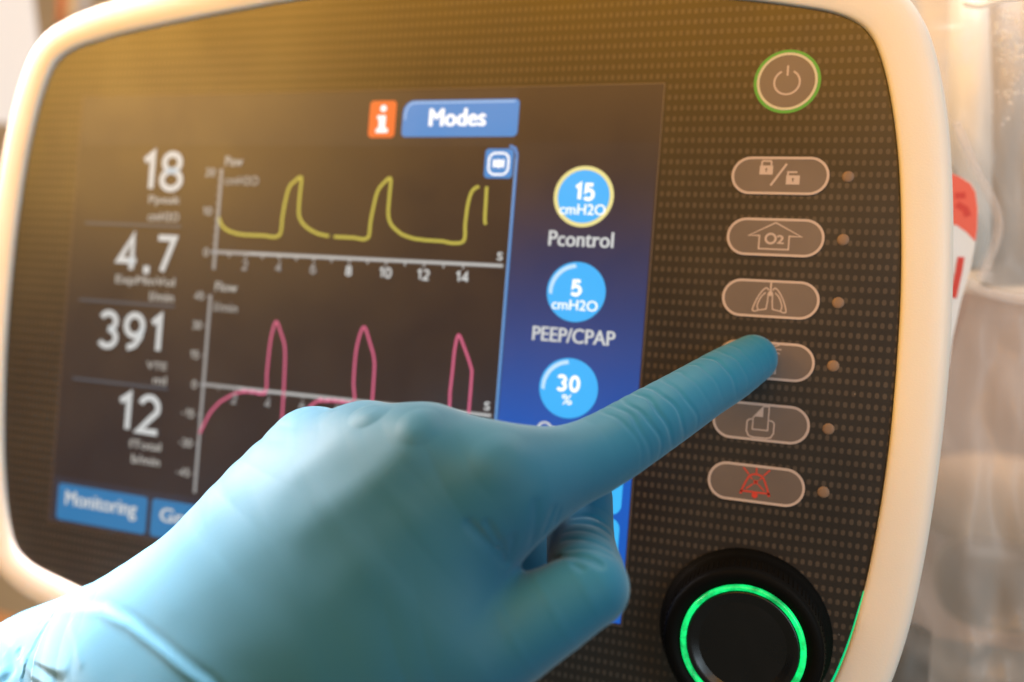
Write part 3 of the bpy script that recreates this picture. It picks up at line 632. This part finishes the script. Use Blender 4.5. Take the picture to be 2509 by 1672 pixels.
o = bpy.data.objects.new('tmp', me); C.objects.link(o); md = o.modifiers.new('s', 'SUBSURF'); md.levels = 2; md.render_levels = 2
bpy.context.view_layer.update()
gm = bpy.data.meshes.new_from_object(o.evaluated_get(bpy.context.evaluated_depsgraph_get())); bpy.data.objects.remove(o)
co = np.empty(len(gm.vertices)*3, np.float32); gm.vertices.foreach_get('co', co); co = co.reshape(-1, 3)/MM
Pp = project(np.stack([co[:, 0], co[:, 2], -co[:, 1]], 1), 2, True)
gm.vertices.foreach_set('co', (np.stack([Pp[:, 0], -Pp[:, 2], Pp[:, 1]], 1)*MM).astype(np.float32).ravel()); gm.update()
print('glove faces', len(gm.polygons))
hand = thing('gloved_hand', HAND['cuff'][-1][:3], 'left hand in a thin blue nitrile glove pressing a key with its index finger', 'hand')
m_glove = mat('nitrile', (0.045, 0.20, 0.37), 0.56, ior=1.45, sss=0.06); q = NT(m_glove)
g = q.n('ShaderNodeNewGeometry'); sp = q.n('ShaderNodeSeparateXYZ'); q.link(g.outputs['Position'], sp.inputs[0])
f = q.math('MULTIPLY_ADD', sp.outputs['X'], 1/0.040, 0.055/0.040, clamp=True)      # more saturated blue towards the fingertip
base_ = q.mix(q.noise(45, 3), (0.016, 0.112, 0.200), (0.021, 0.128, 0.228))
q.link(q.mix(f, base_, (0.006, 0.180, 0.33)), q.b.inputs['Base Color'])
q.bump(q.noise(3200, 2), 0.10, 0.0002)
q.b.inputs['Specular IOR Level'].default_value = 0.22; q.b.inputs['Sheen Weight'].default_value = 0.28; q.b.inputs['Sheen Tint'].default_value = (.75, .92, 1, 1); q.b.inputs['Sheen Roughness'].default_value = .5
gl = link('glove', gm, m_glove, hand, True); gm.name = 'glove'

# ------------------------------------------------------------------ what stands behind, out of focus
def tag(o, label, cat): o['label'] = label; o['category'] = cat; return o
m_wall = mat('warm_wall', (0.80, 0.70, 0.58), 0.8); q = NT(m_wall)
q.link(q.mix(q.noise(2.2, 3), (0.70, 0.62, 0.54), (0.88, 0.80, 0.72)), q.b.inputs['Base Color'])
bx = pmesh('wall', [W3(-2600, -1800, -900), W3(2200, -1800, -900), W3(2200, 1800, -900), W3(-2600, 1800, -900)], [[0, 1, 2, 3]])
wl = link('wall', bx, m_wall, None); wl['kind'] = 'structure'

def tube(name, pts, m, parent, n=20, cap=True):
    """pts = (x, y, h, r) along the axis"""
    V, F = [], []
    for i, p in enumerate(pts):
        a = Vector(pts[max(i-1, 0)][:3]); b = Vector(pts[min(i+1, len(pts)-1)][:3]); t = (b-a).normalized()
        u = t.cross(Vector((0, .2, 1))).normalized(); v = t.cross(u)
        for k in range(n):
            w_ = u*math.cos(2*math.pi*k/n)+v*math.sin(2*math.pi*k/n); c_ = Vector(p[:3])+w_*p[3]; V.append(W3(*c_))
    for i in range(len(pts)-1):
        for k in range(n): F.append([i*n+k, i*n+(k+1) % n, (i+1)*n+(k+1) % n, (i+1)*n+k])
    F += [list(range(n))[::-1], list(range((len(pts)-1)*n, len(pts)*n))]
    return link(name, pmesh(name, V, F), m, parent, True)
def blob(name, c, r, m, parent, seed=1, n=28, e=2.6):
    """soft rounded box (superellipsoid), c and r in mm"""
    V, F = [], []
    def f_(v, p): return math.copysign(abs(v)**p, v)
    for i in range(n+1):
        a = -math.pi/2+math.pi*i/n
        for k in range(2*n):
            b = math.pi*k/n; p = 2/e
            V.append(W3(c[0]+r[0]*f_(math.cos(a), p)*f_(math.cos(b), p), c[1]+r[1]*f_(math.sin(a), p), c[2]+r[2]*f_(math.cos(a), p)*f_(math.sin(b), p)))
    for i in range(n):
        for k in range(2*n): F.append([i*2*n+k, i*2*n+(k+1) % (2*n), (i+1)*2*n+(k+1) % (2*n), (i+1)*2*n+k])
    return link(name, pmesh(name, V, F), m, parent, True)
B = {'bag_edge': [(16.2, 81.7), (21.4, 59.2), (26.8, 41.9), (31.7, 26.1), (37.9, 14.1), (43.0, 5.2), (44.9, -1.3), (43.7, -9.7), (40.7, -17.0), (38.3, -27.9), (35.7, -40.1), (32.4, -54.8), (28.7, -79.4),
              (24.9, -104.2), (21.9, -124.3), (21.0, -144.0), (21.1, -159.8)],
 'bag_w': 95,
 'base': (78.5, -152.9, -110, 45, 11, 30),
 'box': (-528.5, -307.3, -240, 62, 32, 30),
 'creases': [[(30.8, 26.9), (36.5, 14.1), (42.1, 3.3), (43.4, -2.9), (42.2, -9.9), (40.0, -16.8)], [(36.7, -18.2), (40.7, -20.5), (45.9, -21.9), (51.9, -22.6), (59.7, -22.5)],
             [(22.9, 46.5), (29.4, 45.6), (35.0, 46.3), (39.5, 48.5)], [(44.7, -118.7), (49.1, -115.0), (57.7, -110.6), (62.6, -108.9)]],
 'cushion': (97.2, -105.9, -260, 40, 24, 20),
 'drops': [38.4, 57.9, 12, 28],
 'folds': [([(31.4, 29.7), (39.5, 14.1), (45.4, 3.5), (46.1, -2.5), (44.2, -8.5)], 2.2, 4.5), ([(21.8, 49.4), (30.7, 48.5), (37.0, 49.5), (42.2, 51.1)], 2.5, 3.5),
           ([(39.5, -17.0), (43.9, -19.8), (53.2, -21.3), (62.4, -21.1)], 2.5, 4), ([(23.7, 54.9), (30.3, 54.0), (35.4, 57.4), (47.6, 61.6)], 3, 4), ([(36.5, 41.7), (38.6, 26.1), (42.3, 3.4)], 6, 5),
           ([(45.9, -17.9), (44.1, -53.6), (39.2, -90.0), (43.4, -120.3)], 5, 4), ([(45.5, -119.9), (51.5, -115.2), (60.5, -111.9)], 3, 4), ([(32.0, -126.0), (40.9, -130.2), (54.4, -128.7)], 4, 4)],
 'glare': [(37.5, 86.6, -90, 5.5), (40.8, 44.8, -90, 6.5), (45.7, -9.8, -90, 5)],
 'grey_rod': [(53.9, 100.3, -110, 7), (60.5, -12.5, -110, 8)],
 'holder': (72.1, -123.1, -150, 20, 17, 16),
 'hose': [(31.1, -123.5, -75, 8), (29.2, -137.9, -75, 10), (27.2, -158.8, -75, 11)],
 'lower': [(48.6, 9.7), (158.4, 2.7), (177.0, -280.8), (42.3, -315.0)],
 'pipe': [(-453.2, 205.1, -200, 7), (-454.6, 136.7, -200, 7)],
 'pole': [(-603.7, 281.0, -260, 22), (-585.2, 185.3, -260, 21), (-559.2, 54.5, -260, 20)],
 'redtube': [(-502.7, 225.1, -230, 5), (-498.7, 150.7, -230, 5)],
 'seam': [(30.0, 60.9), (34.2, 59.8), (39.2, 61.1), (46.2, 62.1)],
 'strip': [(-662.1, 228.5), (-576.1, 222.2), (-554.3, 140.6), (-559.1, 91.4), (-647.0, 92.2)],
 'tag': [(18.7, 13.8), (27.1, 12.1), (31.5, 10.2), (34.3, 8.5), (35.8, 6.0), (36.6, 1.5), (36.9, -4.1), (36.6, -8.6), (35.9, -15.4), (34.2, -24.5), (32.9, -34.7), (32.5, -42.7), (22.8, -43.5)],
 'tag_marks': [[(33.4, -12.1), (33.1, -16.1), (32.6, -20.1), (32.2, -23.5)], [(31.3, 2.5), (33.5, 1.2), (34.3, -0.8)], [(30.7, 4.8), (33.3, 5.0)]],
 'tag_red': [(18.8, 13.6), (27.1, 12.0), (31.5, 10.1), (34.2, 8.3), (35.7, 5.9), (36.5, 1.5), (36.8, -4.1), (36.6, -7.7), (34.4, -5.3), (31.8, -3.4), (19.8, -0.0)]}
# clear plastic bag hanging at the right
bag = thing('plastic_bag', (B['bag_edge'][-1][0]+20, B['bag_edge'][-1][1], -62), 'crumpled clear plastic bag hanging beside the right side of the ventilator', 'bag')
def fall(P, x, y):
    d = 1e9
    for (ax_, ay_), (bx_, by_) in zip(P[:-1], P[1:]):
        vx, vy = bx_-ax_, by_-ay_; t = max(0, min(1, ((x-ax_)*vx+(y-ay_)*vy)/(vx*vx+vy*vy))); d = min(d, math.hypot(x-ax_-t*vx, y-ay_-t*vy))
    return d
from mathutils import noise as mn
def bag_sheet(name, hbase, amp, sgn, m):
    E_ = smooth_line(B['bag_edge'], 8); nu = 70; V, F = [], []
    for (ex, ey) in E_:
        for i in range(nu+1):
            u = i/nu; x = ex+u*B['bag_w']; y = ey
            bulge = math.sin(math.pi*min(1, u*1.0))**.6*9
            f1 = mn.noise(Vector((x*.16, y*.012, 5+sgn)))*amp*.9+mn.noise(Vector((x*.045+9*sgn, y*.016, 3)))*amp*2.2+mn.noise(Vector((x*.12+y*.05, y*.05, 7*sgn)))*amp*.7
            r = sum(hh*math.exp(-(fall(L, x, y)/ww)**2) for L, ww, hh in B['folds']) if sgn > 0 else 0
            V.append(W3(x, y, hbase+sgn*bulge+f1*min(1, u*8)+r))
    for j in range(len(E_)-1):
        for i in range(nu): a = j*(nu+1)+i; F.append([a, a+1, a+nu+2, a+nu+1])
    return link(name, pmesh(name, V, F), m, bag, True)
m_film = mat('clear_film', (0.86, 0.80, 0.76), 0.22, ior=1.45, alpha=0.24)
m_film.node_tree.nodes['Principled BSDF'].inputs['Sheen Weight'].default_value = .3
m_film2 = mat('clear_film_back', (0.82, 0.77, 0.74), 0.35, ior=1.45, alpha=0.24)
bag_sheet('front_film', -62, 5, 1, m_film); bag_sheet('back_film', -74, 4, -1, m_film2)
random.seed(8); V, F = [], []
for _ in range(150):
    x = B['drops'][0]+random.random()**.8*B['drops'][2]; y = B['drops'][1]-abs(random.gauss(0, .5))*B['drops'][3]; r = random.uniform(.25, .6); b = len(V)
    for j in range(3):
        for k in range(6):
            a = math.pi*k/3; rr_ = r*(1, .7, .05)[j]; V.append(W3(x+rr_*math.cos(a), y+rr_*math.sin(a), -49+r*(0, .5, .75)[j]))
    for j in range(2):
        for k in range(6): F.append([b+j*6+k, b+j*6+(k+1) % 6, b+(j+1)*6+(k+1) % 6, b+(j+1)*6+k])
o = link('droplets', pmesh('droplets', V, F), mat('droplet', (.95, .93, .9), .08, alpha=.6), bag, True); o['kind'] = 'stuff'
for L in B['creases'][:2]: tube('bag_crease', [(x, y, -51, 1.3) for x, y in smooth_line(L, 6)], mat('crease_film', (.92, .84, .82), .3, alpha=.26), bag, 8)
rim_ = tube('bag_seam', [(x, y, -50, .8) for x, y in smooth_line(B['seam'], 6)], mat('seam_film', (.9, .87, .84), .2, alpha=.7), bag, 8)
# red and white tag between the bag and the frame
tagt = thing('paper_tag', (B['tag'][0][0], B['tag'][-1][1], -44), 'white paper tag with a red top behind the right edge of the ventilator', 'tag')
prism('card', B['tag'], -45, -44.4, mat('white_card', (.88, .88, .90), .6), tagt)
prism('red_print', B['tag_red'], -44.4, -44.3, mat('red_ink', (.90, .15, .10), .6), tagt)
strokes('print_mark', [(L, 1.7) for L in B['tag_marks']], -44.3, -44.2, mat('red_ink_dark', (.72, .06, .045), .6), tagt)
# things behind the bag and at the left
t = thing('brown_holder', B['holder'][:3], 'dark brown rounded holder seen blurred through the plastic bag', 'holder')
blob('holder_body', B['holder'][:3], B['holder'][3:], mat('brown_plastic', (.035, .018, .010), .5), t)
t = thing('tan_cushion', B['cushion'][:3], 'tan padded cushion seen blurred through the bag above the brown holder', 'cushion')
blob('cushion_body', B['cushion'][:3], B['cushion'][3:], mat('tan_cloth', (.40, .25, .15), .8), t, e=2.2)
c = thing('black_hose', B['hose'][0][:3], 'black hose running down behind the lower right corner of the ventilator', 'hose')
tube('hose_body', B['hose'], mat('hose_rubber', (.006, .006, .007), .5), c)
c = thing('dark_base', B['base'][:3], 'dark grey base block under the plastic bag at the lower right', 'base')
blob('base_body', B['base'][:3], B['base'][3:], mat('dark_grey_plastic', (.03, .035, .04), .5), c, e=6)
prism_ = prism('glow_strip', B['strip'], -262, -260, mat('glowing_white', (.12, .12, .12), .5, emit=(.80, .74, .70), estr=.95), None)  # blown-out white pole drawn as a flat strip with its own added glow
tag(prism_, 'white strip with an added glow blurred behind the upper left corner of the ventilator', 'glowing strip')
c = thing('white_highlight', B['glare'][0][:3], 'slim white tube put in as a bright highlight in the upper part of the clear bag', 'highlight')
tube('highlight_body', B['glare'], mat('highlight_white', (.88, .92, .95), .35), c)  # white tube stands for a vertical highlight seen through the bag
c = thing('grey_rod', B['grey_rod'][0][:3], 'upright grey rod blurred at the far right behind the clear bag', 'rod')
tube('rod_body', B['grey_rod'], mat('grey_enamel', (.33, .31, .30), .4), c)
c = prism('mauve_curtain', B['lower'], -332, -330, mat('mauve_cloth', (.26, .165, .125), .8), None)
tag(c, 'dull mauve cloth hanging behind the lower half of the clear bag', 'curtain')
c = thing('red_tube', B['redtube'][0][:3], 'thin pale red tube between the glowing white strip and the white pipe', 'tube')
tube('tube_body', B['redtube'], mat('pale_red_rubber', (.80, .36, .24), .5), c)
c = thing('white_pipe', B['pipe'][0][:3], 'thin white pipe meeting the top edge of the ventilator at the left', 'pipe')
tube('pipe_body', B['pipe'], mat('white_pvc', (.86, .78, .74), .4), c)
c = thing('orange_box', B['box'][:3], 'orange box seen blurred behind the lower left corner of the ventilator', 'box')
blob('box_body', B['box'][:3], B['box'][3:], mat('orange_plastic', (.60, .33, .17), .5), c, e=5)
